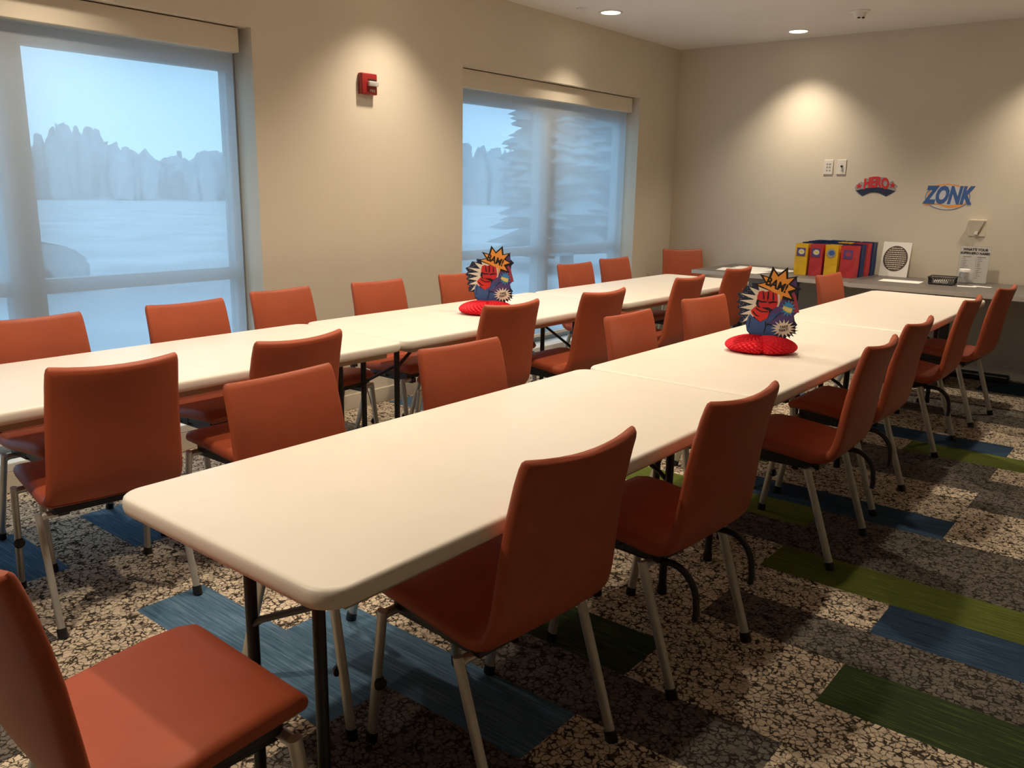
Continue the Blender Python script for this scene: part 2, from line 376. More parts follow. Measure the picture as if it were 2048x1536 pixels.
# ------------------------------------------------------------------ folding tables
def folding_table(L=1.895, W=.758):
    root = empty('folding_table')
    H = .74; t = .045
    bm = bmesh.new(); rings = []
    prof = [(.020, H-t), (.007, H-t+.003), (.002, H-t+.009), (.0, H-t*.55), (.0005, H-.012), (.0025, H-.0055), (.0065, H-.0018), (.012, H-.0003), (.018, H)]
    for ins, z in prof:
        P = rrect(-W/2+ins, W/2-ins, -L/2+ins, L/2-ins, .062-ins*.6, 7); rings.append([bm.verts.new((x, y, z)) for x, y in P])
    n = len(rings[0])
    for A, B in zip(rings, rings[1:]):
        for k in range(n): bm.faces.new((A[k], A[(k+1) % n], B[(k+1) % n], B[k]))
    bm.faces.new(rings[-1]); bm.faces.new(rings[0][::-1])
    mk('tabletop', bm, M['table'], root, True, 50)
    bm = bmesh.new()
    for s in (-1, 1): box(bm, s*(W/2-.055)-.012, s*(W/2-.055)+.012, -L/2+.08, L/2-.08, H-t-.026, H-t+.002, .002)
    for y in (-L/2+.08, L/2-.104): box(bm, -W/2+.067, W/2-.067, y, y+.024, H-t-.026, H-t+.002)
    mk('frame_rail', bm, M['rail'], root)
    for s in (-1, 1):
        yl = s*(L/2-.18)
        for q in (-1, 1):
            bm = bmesh.new(); tube(bm, [(q*.125, yl, H-t-.01), (q*.125, yl, .012)], .0145, 12, ry=.0145)
            lg = mk('leg', bm, M['blacksteel'], root, True)
            bm = bmesh.new(); tube(bm, [(q*.125, yl, .03), (q*.125, yl, 0)], [.0175, .0185], 12); mk('foot_cap', bm, M['black'], lg, True)
        hx = -s*.125
        bm = bmesh.new(); tube(bm, [(-hx, yl, .425), (-hx*.7, yl, .455), (hx, yl, .565)], .0085, 8)
        mk('crossbar', bm, M['blacksteel'], root, True)
        bm = bmesh.new(); tube(bm, [(hx, yl, .55), (hx*.9, yl-s*.10, .61), (hx*.7, yl-s*.26, H-t-.012)], .0085, 8)
        mk('brace', bm, M['blacksteel'], root, True)
    return root
TL = 1.9; tabs = []
nx = .38; fx = -1.282
spots = [(nx, .95, 'long white folding table nearest the camera, front end of the right row'),
         (nx, 2.853, 'white folding table, middle of the right row, under the red centerpiece'),
         (nx, 4.756, 'white folding table at the far end of the right row, nearest the grey counter'),
         (fx, .849, 'white folding table at the left front, along the larger window'),
         (fx-.008, 2.748, 'white folding table of the window row that carries a red centerpiece'),
         (fx, 4.65, 'white folding table at the far end of the window row, nearest the room corner')]
proto = folding_table()
for i, (x, y, lb) in enumerate(spots):
    o = proto if i == 0 else copy_tree(proto)
    o.location = (x, y, 0); tag(o, lb, 'table', 'white folding tables set end to end in two rows')

# ------------------------------------------------------------------ chairs
def smoothstep(t): t = max(0, min(1, t)); return t*t*(3-2*t)
PROF = [  # u (back from seat front), z mid surface, thickness, half width, concavity
    (.012, .436, .030, .204, 0), (.028, .446, .044, .212, 0), (.06, .450, .050, .217, 0), (.12, .449, .050, .220, 0), (.20, .442, .049, .220, 0), (.28, .433, .047, .220, 0),
    (.335, .427, .045, .219, .002), (.370, .428, .042, .218, .004), (.397, .440, .039, .217, .006), (.415, .462, .037, .216, .008), (.425, .492, .036, .215, .011), (.432, .53, .035, .213, .014),
    (.440, .60, .034, .210, .018), (.450, .68, .033, .207, .022), (.464, .76, .032, .204, .026), (.480, .83, .031, .202, .029), (.490, .865, .030, .200, .030), (.494, .879, .026, .197, .030), (.497, .886, .014, .192, .030)]
def shell(bm, prof):
    n = len(prof); rings = []
    for i, (u, z, t, w, c) in enumerate(prof):
        a = prof[max(0, i-1)]; b = prof[min(n-1, i+1)]
        tu, tz = b[0]-a[0], b[1]-a[1]; l = math.hypot(tu, tz); nu, nz = tz/l, -tu/l   # rear/under-side normal
        ring = []
        K = 9; r = t/2
        def P(s, h):       # s across width, h along normal (positive = rear side)
            off = h + c*(1-(s/w)**2)
            return bm.verts.new((s, u+nu*off-.25, z+nz*off))
        for k in range(K+1): s = -(w-r) + 2*(w-r)*k/K; ring.append(P(s, r))
        for k in range(1, 6): a_ = math.pi*k/6; ring.append(P((w-r)+r*math.sin(a_), r*math.cos(a_)))
        for k in range(K+1): s = (w-r) - 2*(w-r)*k/K; ring.append(P(s, -r))
        for k in range(1, 6): a_ = math.pi*k/6; ring.append(P(-(w-r)-r*math.sin(a_), -r*math.cos(a_)))
        rings.append(ring)
    m = len(rings[0])
    for A, B in zip(rings, rings[1:]):
        for k in range(m): bm.faces.new((A[k], A[(k+1) % m], B[(k+1) % m], B[k]))
    bm.faces.new(rings[0][::-1]); bm.faces.new(rings[-1])

def make_chair(hooks=()):
    root = empty('dining_chair')
    bm = bmesh.new(); shell(bm, PROF[:9]); mk('seat', bm, M['vinyl'], root, True, 55)
    bm = bmesh.new(); shell(bm, PROF[8:]); mk('backrest', bm, M['vinyl'], root, True, 55)
    # black pan and bars under the seat (local y = u-.25)
    bm = bmesh.new()
    for y0, y1, z in ((-.195, -.02, .409), (-.02, .115, .397)):
        box(bm, -.185, .185, y0, y1, z-.020, z+.016, .004)
    for s in (-1, 1): box(bm, s*.150-.018, s*.150+.018, -.21, .10, .365, .392, .004)
    mk('seat_frame', bm, M['black'], root)
    for s in (-1, 1):
        for (y0, z0, y1, rear) in ((-.195, .385, -.25, 0), (.085, .374, .21, 1)):
            bm = bmesh.new(); ex = s*.222
            tube(bm, [(s*.165, y0, z0), (s*.205, y0, z0), (ex-.004*s, y0, z0-.004)], .0125, 12)
            tube(bm, [(ex, y0-(y1-y0)*.03, z0+.012), (ex, y0, z0-.002), (ex, y1-(y1-y0)*.04, .02)], .0155, 12, ry=.0115, up=(1, 0, 0))
            lg = mk('leg', bm, M['alu'], root, True, 60)
            bm = bmesh.new(); tube(bm, [(ex, y1-(y1-y0)*.07, .030), (ex, y1-(y1-y0)*.02, .010), (ex, y1, 0)], [.0175, .019, .0185], 12, ry=.0155, up=(1, 0, 0)); mk('foot_cap', bm, M['black'], lg, True)
            if not rear:
                yk = y0+(y1-y0)*.52; zk = z0*.48
                bm = bmesh.new(); tube(bm, [(ex, yk+.004, zk), (ex, yk+.016, zk+.002), (ex, yk+.026, zk+.003)], [.010, .019, .014], 12, up=(0, 0, 1)); mk('bumper', bm, M['black'], lg, True)
    if hooks:
        for s in hooks:
            bm = bmesh.new(); P = []
            for k in range(9):
                a = R(100-100*k/8); P.append((s*.165, .135+.088*math.cos(a)+.010, .285+.098*math.sin(a)))
            P += [(s*.165, .236, .262), (s*.165, .233, .235)]
            tube(bm, [(s*.165, .06, .376)]+P, .0105, 10); mk('rear_hook', bm, M['black'], root, True)
    return root
kinds = {'': (), 'both': (-1, 1), 'near': (1,), 'far': (-1,)}
used = {}
def chair(topc, a, label, group, hook=''):
    F = Vector((math.sin(R(a)), -math.cos(R(a))))
    loc = Vector(topc) + F*.247
    if hook not in used: o = used[hook] = make_chair(kinds[hook])
    else: o = copy_tree(used[hook])
    o.location = (loc.x, loc.y, 0); o.rotation_euler = (0, 0, R(a)); tag(o, label, 'chair', group)
GR = 'orange chairs along the aisle side of the right row'; GL = 'orange chairs between the two table rows, facing the right row'
GF = 'orange chairs between the two table rows, facing the windows'; GW = 'orange chairs along the window wall'
chair((.845, .655), -94, 'orange chair back nearest the camera on the right side of the front table', GR)
chair((.905, 1.375), -94, 'orange aisle chair directly behind the nearest one on the right side', GR, 'both')
chair((.945, 2.545), -89, 'orange aisle chair beside the red centerpiece, third from the camera on the right side', GR, 'far')
chair((.91, 3.245), -91, 'orange aisle chair half hidden just beyond the one beside the red centerpiece', GR, 'near')
chair((.905, 4.39), -90, 'second farthest orange chair on the aisle side of the right row', GR, 'near')
chair((.94, 5.23), -94, 'farthest orange chair on the aisle side, in front of the grey counter', GR)
chair((-.22, .625), 94, 'bright orange chair facing the nearest table, closest to its front left corner', GL)
chair((-.175, 1.36), 86, 'orange chair facing the nearest table, left of the seam with the middle table', GL)
chair((-.145, 2.465), 90, 'orange chair facing the middle right table, to the left of the larger red centerpiece', GL)
chair((-.175, 3.28), 83, 'orange chair just left of the larger red centerpiece, its front showing', GL)
chair((-.15, 5.14), 86, 'small far orange chair in front of the gift bags', GL)
chair((-.76, -.205), -90, 'orange chair at the left edge, only a leg and a curved black bar in view', GF, 'far')
chair((-.735, .385), -97, 'dark orange chair back filling the left foreground, facing the larger window', GF)
chair((-.695, 1.06), -89, 'dark orange chair back right behind the bright chair at the front table corner', GF)
chair((-.74, 2.36), -94, 'orange chair back in front of the smaller red centerpiece', GF)
chair((-.70, 3.13), -93, 'orange chair back right of the smaller centerpiece, its seat and table brace visible', GF)
chair((-.74, 4.23), -90, 'orange chair back left of the larger centerpiece, seen against the far window table', GF)
chair((-.80, 5.12), -92, 'farthest orange chair with its back to the aisle, beside the papers on the counter', GF)
chair((-1.81, .57), 91, 'orange chair at the left edge of the photo below the larger window', GW)
chair((-1.80, 1.24), 91, 'orange chair against the window side, second from the left edge', GW)
chair((-1.93, 1.86), 94, 'orange chair at the right jamb of the larger window', GW)
chair((-1.89, 2.51), 90, 'orange chair against the plain wall below the red fire alarm', GW)
chair((-1.88, 3.22), 89, 'orange chair partly hidden behind the smaller red centerpiece', GW)
chair((-1.81, 4.42), 85, 'orange chair in front of the mullion of the window nearer the corner', GW)
chair((-1.89, 5.10), 87, 'orange chair at the right side of the window nearer the corner', GW)
chair((-2.03, 6.55), 50, 'brownish orange chair standing in the far room corner', 'orange chair in the corner')
chair((.40, -.417), 178.5, 'large orange chair in the bottom left foreground with its seat half under the table end', 'orange chair at the table end')

# ------------------------------------------------------------------ grey tables along the far wall
def counter(x0, x1, y0, y1, legs, label):
    root = empty('counter_table', ((x0+x1)/2, (y0+y1)/2, 0)); cx, cy = (x0+x1)/2, (y0+y1)/2
    hx, hy = (x1-x0)/2, (y1-y0)/2
    bm = bmesh.new(); box(bm, -hx, hx, -hy+.003, hy, .727, .76, .002); mk('countertop', bm, M['laminate'], root)
    bm = bmesh.new(); box(bm, -hx, hx, -hy, -hy+.0028, .728, .759); mk('edge_band', bm, M['lamedge'], root)
    for lx, ly in legs:
        bm = bmesh.new()
        box(bm, lx-cx-.03, lx-cx+.03, ly-cy-.035, ly-cy+.035, .05, .72, .006)
        box(bm, lx-cx-.035, lx-cx+.035, ly-cy-.30, ly-cy+.24, .675, .727, .008)
        lg = mk('leg', bm, M['blacksteel'], root)
        bm = bmesh.new(); box(bm, lx-cx-.032, lx-cx+.032, ly-cy-.30, ly-cy+.24, .0, .05, .012); mk('base_foot', bm, M['black'], lg)
    tag(root, label, 'counter', 'grey laminate tables along the far wall')
counter(-1.60, -.252, 5.925, 6.78, [(-.81, 6.30), (-1.30, 6.30)], 'grey laminate counter table holding the gift bags, left of the seam')
counter(-.246, 1.75, 5.875, 6.78, [(.40, 6.28), (1.35, 6.28)], 'grey laminate counter table holding the black mesh basket, right of the seam')
bm = bmesh.new(); box(bm, .10, .84, 6.60, 6.68, .0, .055, .012)
for y in (6.615, 6.63, 6.65, 6.665): box(bm, .11, .83, y-.002, y+.002, .053, .060)
tag(mk('cable_cover', bm, M['black']), 'long black cable cover lying on the carpet under the grey counter', 'cable cover')

# gift bags
def bag(cx, cy, w, d, h, m, lean, rnd):
    root = empty('gift_bag', (cx, cy, .7605)); t = .0012
    bm = bmesh.new(); hw, hd = w/2, d/2
    o = [(-hw, -hd), (0, -hd-.001), (hw, -hd), (hw-.008, 0), (hw, hd), (-hw, hd), (-hw+.008, 0)]
    levels = [0, .04, h*.35, h*.7, h]
    rings = []
    for i, z in enumerate(levels):
        fl = 1+(.02 if i == len(levels)-1 else 0)-.01*(i == 2)
        rings.append([bm.verts.new((x*fl+lean*z+rnd.uniform(-.0025, .0025), y*fl+rnd.uniform(-.0025, .0025), z)) for x, y in o])
    inner = [[bm.verts.new((v.co.x*.985, v.co.y*.98, max(v.co.z, .002))) for v in r] for r in rings]
    n = len(o)
    for Rg in (rings, inner):
        for A, B in zip(Rg, Rg[1:]):
            for k in range(n): bm.faces.new((A[k], A[(k+1) % n], B[(k+1) % n], B[k]))
        bm.faces.new(Rg[0])
    for k in range(n): bm.faces.new((rings[-1][k], rings[-1][(k+1) % n], inner[-1][(k+1) % n], inner[-1][k]))
    mk('bag_body', bm, m, root)
    return root
rnd = random.Random(5)
cols = [(-.800, .108), (-.686, .114), (-.566, .112), (-.444, .128)]
bagcol = [['Y', 'R', 'Y', 'R'], ['B', 'B', 'B', 'B'], ['B', 'B', 'Y', 'R'], ['B', 'B', 'B', 'B']]
cn = {'Y': 'yellow', 'R': 'red', 'B': 'blue'}
word = [['at the left end of the front line', 'second in the front line', 'third in the front line', 'at the right end of the front line'],
        ['right behind the left front yellow bag', 'right behind the second front bag', 'right behind the third front bag', 'right behind the right front red bag'],
        ['in the third line back, leftmost', 'in the third line back, second', 'in the third line back, showing only its top edge', 'in the third line back, squeezed between blue bags at right'],
        ['against the wall, leftmost of the back line', 'against the wall, second of the back line', 'against the wall, third of the back line', 'against the wall at the right, next to the round text sign']]
def starpoly(cx, cz, ro, ri, n, sx=1, sz=1, a0=0):
    P = []
    for k in range(2*n):
        a = a0+math.pi*k/n; r = ro if k % 2 == 0 else ri
        P.append((cx+r*math.cos(a)*sx, cz+r*math.sin(a)*sz))
    return P
for rI in range(4):
    for cI, (bx, bw) in enumerate(cols):
        k = bagcol[rI][cI]; h = .258+.006*rI+rnd.uniform(-.003, .003)
        b = bag(bx+bw/2+.012*rI, 6.255+.112*rI+.02*cI, bw-.006, .100, h, M['bag'+k], .01, rnd)
        tag(b, '%s paper gift bag %s' % (cn[k], word[rI][cI]), 'gift bag', 'paper gift bags on the counter')
        if rI == 0:
            zc = h*.74; y = -.0535
            st = bmesh.new(); prism(st, [(-.036, zc-.034), (.036, zc-.036), (.037, zc+.034), (-.035, zc+.035)] if cI != 2 else starpoly(0, zc, .040, .032, 9), y-.0015, y, 0)
            lab = mk('sticker', st, M['purple'] if cI != 2 else M['greyink'], b)
            st = bmesh.new(); prism(st, starpoly(.004, zc+.002, .029, .021, 10, 1, .85), y-.0025, y-.0015)
            mk('sticker_burst', st, [M['cream'], M['cream'], M['bluep'], M['pinkred']][cI], lab)
            if cI < 2:
                st = bmesh.new(); prism(st, [(-.012, zc-.004), (.018, zc-.006), (.020, zc+.010), (-.010, zc+.012)], y-.0035, y-.0025); mk('sticker_word', st, M['yellowp'], lab)
            if cI == 3:
                pass

# papers
def sheet(name, cx, cy, z, w, h, a, label, group=None, m='paper', cat='paper'):
    bm = bmesh.new(); box(bm, -w/2, w/2, -h/2, h/2, 0, .0012)
    o = mk(name, bm, M[m]); o.location = (cx, cy, z); o.rotation_euler = (0, 0, R(a)); tag(o, label, cat, group); return o
G = 'loose sheets at the left end of the counter'
sheet('paper_sheet', -1.36, 6.22, .7603, .216, .28, 12, 'white sheet lying at the left end of the counter', G)
sheet('paper_sheet', -1.12, 6.12, .7603, .216, .28, -6, 'white sheet near the counter front, left of the yellow bag', G)
sheet('paper_sheet', -1.30, 6.50, .7603, .28, .216, 4, 'white sheet near the wall at the left end of the counter', G)
sheet('paper_sheet', -1.02, 6.44, .7603, .28, .216, -10, 'white sheet near the wall, beside the gift bags', G)
sheet('paper_sheet', -1.22, 6.33, .7618, .216, .28, 38, 'white sheet lying across the other loose sheets', G)
sheet('paper_sheet', .03, 6.33, .7603, .30, .20, 3, 'single white sheet on the counter between round text sign and mesh basket')
sheet('paper_slip', .505, 6.33, .7603, .13, .075, 12, 'small white slip right of the mesh basket', 'white slips by the acrylic sign', cat='paper slip')
sheet('paper_slip', .60, 6.38, .7618, .13, .06, -8, 'small white slip below the acrylic sign, rightmost', 'white slips by the acrylic sign', cat='paper slip')

# round text sign
root = empty('text_sign', (-.135, 6.70, .7605)); tilt = .06/.283
def ps(x, y, z): return (x, y+z*tilt, z)
bm = bmesh.new(); prism(bm, [(-.112, 0), (.112, 0), (.112, .283), (-.112, .283)], 0, .004, f=ps); mk('sign_board', bm, M['paper'], root)
bm = bmesh.new(); prism(bm, [(.098*math.cos(2*math.pi*k/40), .148+.105*math.sin(2*math.pi*k/40)) for k in range(40)], -.0012, 0, f=ps); disc = mk('printed_disc', bm, M['brownink'], root)
bm = bmesh.new(); rr = random.Random(2)
for i in range(11):
    z = .148+.084-.0168*i; hw = .098*math.sqrt(max(0, 1-((z-.148)/.105)**2))-.016; xx = -hw
    while xx < hw-.004:
        l = min(rr.uniform(.006, .020), hw-xx); prism(bm, [(xx, z-.0028), (xx+l, z-.0028), (xx+l, z+.0028), (xx, z+.0028)], -.0018, -.0012, f=ps); xx += l+.004
tx_ = mk('printed_lines', bm, M['cream'], disc)
tag(root, 'white sign with a dark brown disc of small text leaning on the wall', 'sign')

# acrylic sign holder
root = empty('acrylic_sign', (.478, 6.60, .7605)); tilt = .03/.29
bm = bmesh.new(); prism(bm, [(-.110, .002), (.110, .002), (.110, .290), (-.110, .290)], -.004, -.002, f=ps); mk('acrylic_panel', bm, M['acrylic'], root)
bm = bmesh.new(); box(bm, -.110, .110, -.004, .085, 0, .003); mk('acrylic_foot', bm, M['acrylic'], root)
bm = bmesh.new(); prism(bm, [(-.106, .006), (.106, .006), (.106, .286), (-.106, .286)], 0, .0012, f=ps); pp = mk('paper_insert', bm, M['paper'], root)
def tf(dx, dz): return lambda x, y, z: ps(x+dx, y*.3-.0008, z+dz)
text('heading', "WHAT'S YOUR", .026, M['ink'], pp, tf(0, .262), bold=.0012)
text('heading', 'SUPERHERO NAME?', .0235, M['ink'], pp, tf(0, .234), bold=.0010)
bm = bmesh.new()
for cx in (-.052, .05):
    prism(bm, [(cx-.03, .204), (cx+.03, .204), (cx+.03, .209), (cx-.03, .209)], -.001, -.0002, f=ps)
    for i in range(11):
        z = .190-.0145*i
        for x0, l in ((cx-.038, .006), (cx-.026, rr.uniform(.018, .04))): prism(bm, [(x0, z), (x0+l, z), (x0+l, z+.0035), (x0, z+.0035)], -.001, -.0002, f=ps)
mk('printed_lines', bm, M['greyink'], pp)
tag(root, 'clear acrylic stand with a printed name chart at the right end of the counter', 'sign')
# jar
root = empty('plastic_jar', (.445, 6.50, .7605))
bm = bmesh.new(); lathe(bm, [(0, 0), (.034, 0), (.036, .01), (.036, .075), (.031, .088), (.031, .095)], 24); mk('jar_body', bm, M['jar'], root, True)
bm = bmesh.new(); lathe(bm, [(0, .118), (.036, .118), (.039, .114), (.039, .096), (0, .096)], 24); mk('jar_lid', bm, M['paper'], root, True)
tag(root, 'clear plastic jar with white lid in front of the acrylic stand', 'jar')
# mesh basket
root = empty('mesh_basket', (.325, 6.37, .7605), R(4))
def lattice(bm, A, B, z0, z1, n, m_, r=.0016):
    A = Vector(A); B = Vector(B)
    for i in range(n+1):
        t = i/n
        for s in (-1, 1):
            t2 = t+s*.5*(z1-z0)/((B-A).length)*.9
            p0 = A.lerp(B, t); 
            if 0 <= t2 <= 1:
                p1 = A.lerp(B, t2); tube(bm, [(p0.x, p0.y, z0), (p1.x*1.06, p1.y*1.06, z1)], r, 4)
bm = bmesh.new(); hw, hd, hh = .088, .085, .060
for (a, b) in (((-hw, -hd), (hw, -hd)), ((hw, -hd), (hw, hd)), ((hw, hd), (-hw, hd)), ((-hw, hd), (-hw, -hd))): lattice(bm, (*a, 0), (*b, 0), .008, hh-.006, 12, 3)
mk('mesh_side', bm, M['black'], root)
bm = bmesh.new(); box(bm, -hw, hw, -hd, hd, 0, .010, .003); mk('basket_base', bm, M['black'], root)
bm = bmesh.new(); c = 1.06
for (a, b) in (((-hw, -hd), (hw, -hd)), ((hw, -hd), (hw, hd)), ((hw, hd), (-hw, hd)), ((-hw, hd), (-hw, -hd))): tube(bm, [(a[0]*c, a[1]*c, hh-.004), (b[0]*c, b[1]*c, hh-.004)], .0045, 8)
mk('basket_rim', bm, M['black'], root, True)
tag(root, 'small black mesh basket on the grey counter near the acrylic stand', 'basket')
bm = bmesh.new()
for i in range(7):
    x = rr.uniform(-.05, .05); y = rr.uniform(-.05, .05); box(bm, x-.02, x+.02, y-.012, y+.012, .0, .004+.003*i)
o = mk('paper_notes', bm, M['paper']); o.location = (.325, 6.37, .7710); tag(o, 'loose white slips heaped inside the black mesh basket', 'paper slips', kind='stuff')

# ------------------------------------------------------------------ wall fittings
def wall_plate(x, z, kind, label):
    root = empty('wall_plate', (x, YF, z))
    bm = bmesh.new(); box(bm, -.040, .040, -.007, 0, -.062, .062, .003); mk('cover_plate', bm, M['plate'], root)
    if kind == 0:
        for i in range(2):
            for j in range(3):
                bm = bmesh.new(); cx, cz = (-.012, .012)[i], (-.026, 0, .026)[j]; box(bm, cx-.007, cx+.007, -.0085, -.0065, cz-.006, cz+.006); mk('jack', bm, M['greyink'], root)
    else:
        bm = bmesh.new(); tube(bm, [(0.004, -.006, .006), (.004, -.022, .006)], [.010, .008], 12); mk('connector', bm, M['black'], root)
        bm = bmesh.new(); tube(bm, [(.004, -.0068, -.03), (.004, -.009, -.03)], .004, 8); mk('screw', bm, M['greyink'], root)
    tag(root, label, 'wall plate', 'white wall plates')
wall_plate(-.793, 1.656, 0, 'white wall plate with six small jacks, left of its twin')
wall_plate(-.682, 1.657, 1, 'white wall plate with one dark round connector, above the gift bags')
root = empty('plug_adapter', (.436, YF, 1.185))
bm = bmesh.new(); box(bm, -.062, .062, -.010, 0, -.066, .066, .003); mk('cover_plate', bm, M['wall'], root)
bm = bmesh.new()
a = [bm.verts.new(q) for q in ((-.055, -.01, .060), (.055, -.01, .060), (.055, -.045, .060), (-.055, -.045, .060), (-.016, -.01, -.03), (.016, -.01, -.03), (.016, -.032, -.03), (-.016, -.032, -.03))]
for q in ((0, 1, 2, 3), (4, 5, 6, 7), (0, 1, 5, 4), (1, 2, 6, 5), (2, 3, 7, 6), (3, 0, 4, 7)): bm.faces.new([a[k] for k in q])
mk('tapered_body', bm, M['wall'], root)
bm = bmesh.new(); box(bm, -.013, .013, -.036, -.012, -.052, -.028, .002); mk('plug', bm, M['plate'], root)
tag(root, 'cream tapered adapter on the wall above the acrylic stand', 'wall adapter')

# fire alarm strobe on the window wall: local frame x to the right along +Y of the room
root = empty('fire_alarm', (XW, 2.822, 2.034), R(90))
bm = bmesh.new(); box(bm, -.062, .062, -.040, 0, -.062, .062, .007, 3)
bm2 = bm; mk('alarm_body', bm2, M['red'], root, True, 30)
bm = bmesh.new(); box(bm, -.020, .055, -.062, -.038, -.014, .016, .006, 3); mk('strobe_lens', bm, M['chrome'], root, True, 30)
bm = bmesh.new(); box(bm, -.014, .050, -.044, -.039, .020, .028, .001); mk('speaker_slot', bm, M['black'], root)
text('fire_lettering', 'FIRE', .024, M['cream'], root, lambda x, y, z: (x+.022, y*.3-.0405, z-.040))
tag(root, 'red fire alarm with a clear strobe on the wall between the windows', 'fire alarm')

# outlet with black plugs under the window row
root = empty('wall_outlet', (XW, 2.66, .27), R(90))
bm = bmesh.new(); box(bm, -.038, .038, -.007, 0, -.060, .060, .003); mk('cover_plate', bm, M['plate'], root)
for dx, dz in ((-.004, .030), (.010, -.024)):
    bm = bmesh.new(); box(bm, dx-.018, dx+.018, -.040, -.006, dz-.014, dz+.016, .004); mk('plug', bm, M['black'], root)
bm = bmesh.new(); tube(bm, [(-.004, -.03, .02), (-.03, -.04, -.04), (-.09, -.03, -.10), (-.12, -.03, -.262)], .0035, 6)
tube(bm, [(.010, -.03, -.03), (.05, -.05, -.09), (.10, -.03, -.16), (.13, -.03, -.262)], .0035, 6); mk('cord', bm, M['black'], root, True)
tag(root, 'wall outlet with two black plugs and cords low on the window wall', 'outlet')

# HERO sticker
def wallpt(x, y, z): return (x, y, z)
root = empty('hero_sticker', (-.376, YF, 1.497), 0); s = .349/590.   # picture-derived drawing units
def hp(l): return [((x-500)*s, -(y-290)*s) for x, y in l]
bm = bmesh.new(); prism(bm, hp([(205,300),(245,250),(285,225),(320,240),(340,190),(420,165),(520,155),(610,165),(655,195),(665,250),(690,220),(720,208),(745,245),(795,285),(770,310),(775,350),(720,390),(650,430),(600,385),(430,380),(330,432),(260,400),(215,350)]), -.0015, 0); mk('sticker_backing', bm, M['greyink'], root)
bm = bmesh.new()
arc = [(225+ (770-225)*k/20, 352-52*math.sin(math.pi*k/20)) for k in range(21)]; arc2 = [(650-(650-320)*k/20, 428-55*math.sin(math.pi*k/20)) for k in range(21)]
prism(bm, hp(arc+arc2), -.0025, -.0015); mk('banner', bm, M['navy'], root)
for cx, cz in ((262, 288), (722, 272)):
    bm = bmesh.new(); prism(bm, [(x*1.0, z) for x, z in starpoly((cx-500)*s, -(cz-290)*s, 48*s, 20*s, 5, 1, 1, math.pi/2)], -.003, -.0015); mk('star', bm, M['fist'], root)
text('hero_lettering', 'HERO', 165*s, M['fist'], root, lambda x, y, z: (x*.80-2*s, y*.3-.003, z*1.2+54*s-((x/(150*s))**2)*16*s), bold=.0048)
tag(root, 'HERO cut out sticker with red letters and navy banner on the far wall', 'wall sticker')
# ZONK sticker
root = empty('zonk_sticker', (.187, YF, 1.425), 0); s = .345/620.
def zp(l): return [((x-1460)*s, -(y-435)*s) for x, y in l]
bm = bmesh.new(); prism(bm, [(300*s*math.cos(2*math.pi*k/48), 185*s*math.sin(2*math.pi*k/48)-8*s) for k in range(48)], -.001, 0); mk('sticker_backing', bm, M['wall'], root)
bm = bmesh.new()
for k in range(48):
    a0, a1 = 2*math.pi*k/48, 2*math.pi*(k+1)/48
    prism(bm, [(q[0]*s*math.cos(a), q[1]*s*math.sin(a)-8*s) for q, a in (((300, 185), a0), ((300, 185), a1), ((291, 177), a1), ((291, 177), a0))], -.0016, -.001)
mk('oval_outline', bm, M['bluep'], root)
bm = bmesh.new(); prism(bm, zp([(1155,565),(1165,530),(1185,480),(1200,380),(1240,300),(1300,268),(1450,250),(1620,285),(1700,295),(1775,325),(1735,360),(1735,440),(1715,520),(1640,580),(1480,590),(1330,545)]), -.0022, -.0016); mk('burst_shape', bm, M['orange'], root)
bm = bmesh.new(); prism(bm, zp([(1175,548),(1200,470),(1215,390),(1245,312),(1330,285),(1460,270),(1600,298),(1750,320),(1722,372),(1715,440),(1695,530),(1480,560),(1330,535)]), -.0030, -.0022); mk('pale_outline', bm, M['palegrey'], root)
text('zonk_lettering', 'ZONK', 285*s, M['bluep'], root, lambda x, y, z: (x*.74, y*.3-.0036, z*1.16+8*s), shear=.22, bold=.0085)
tag(root, 'ZONK cut out sticker with blue slanted letters on the far wall', 'wall sticker')

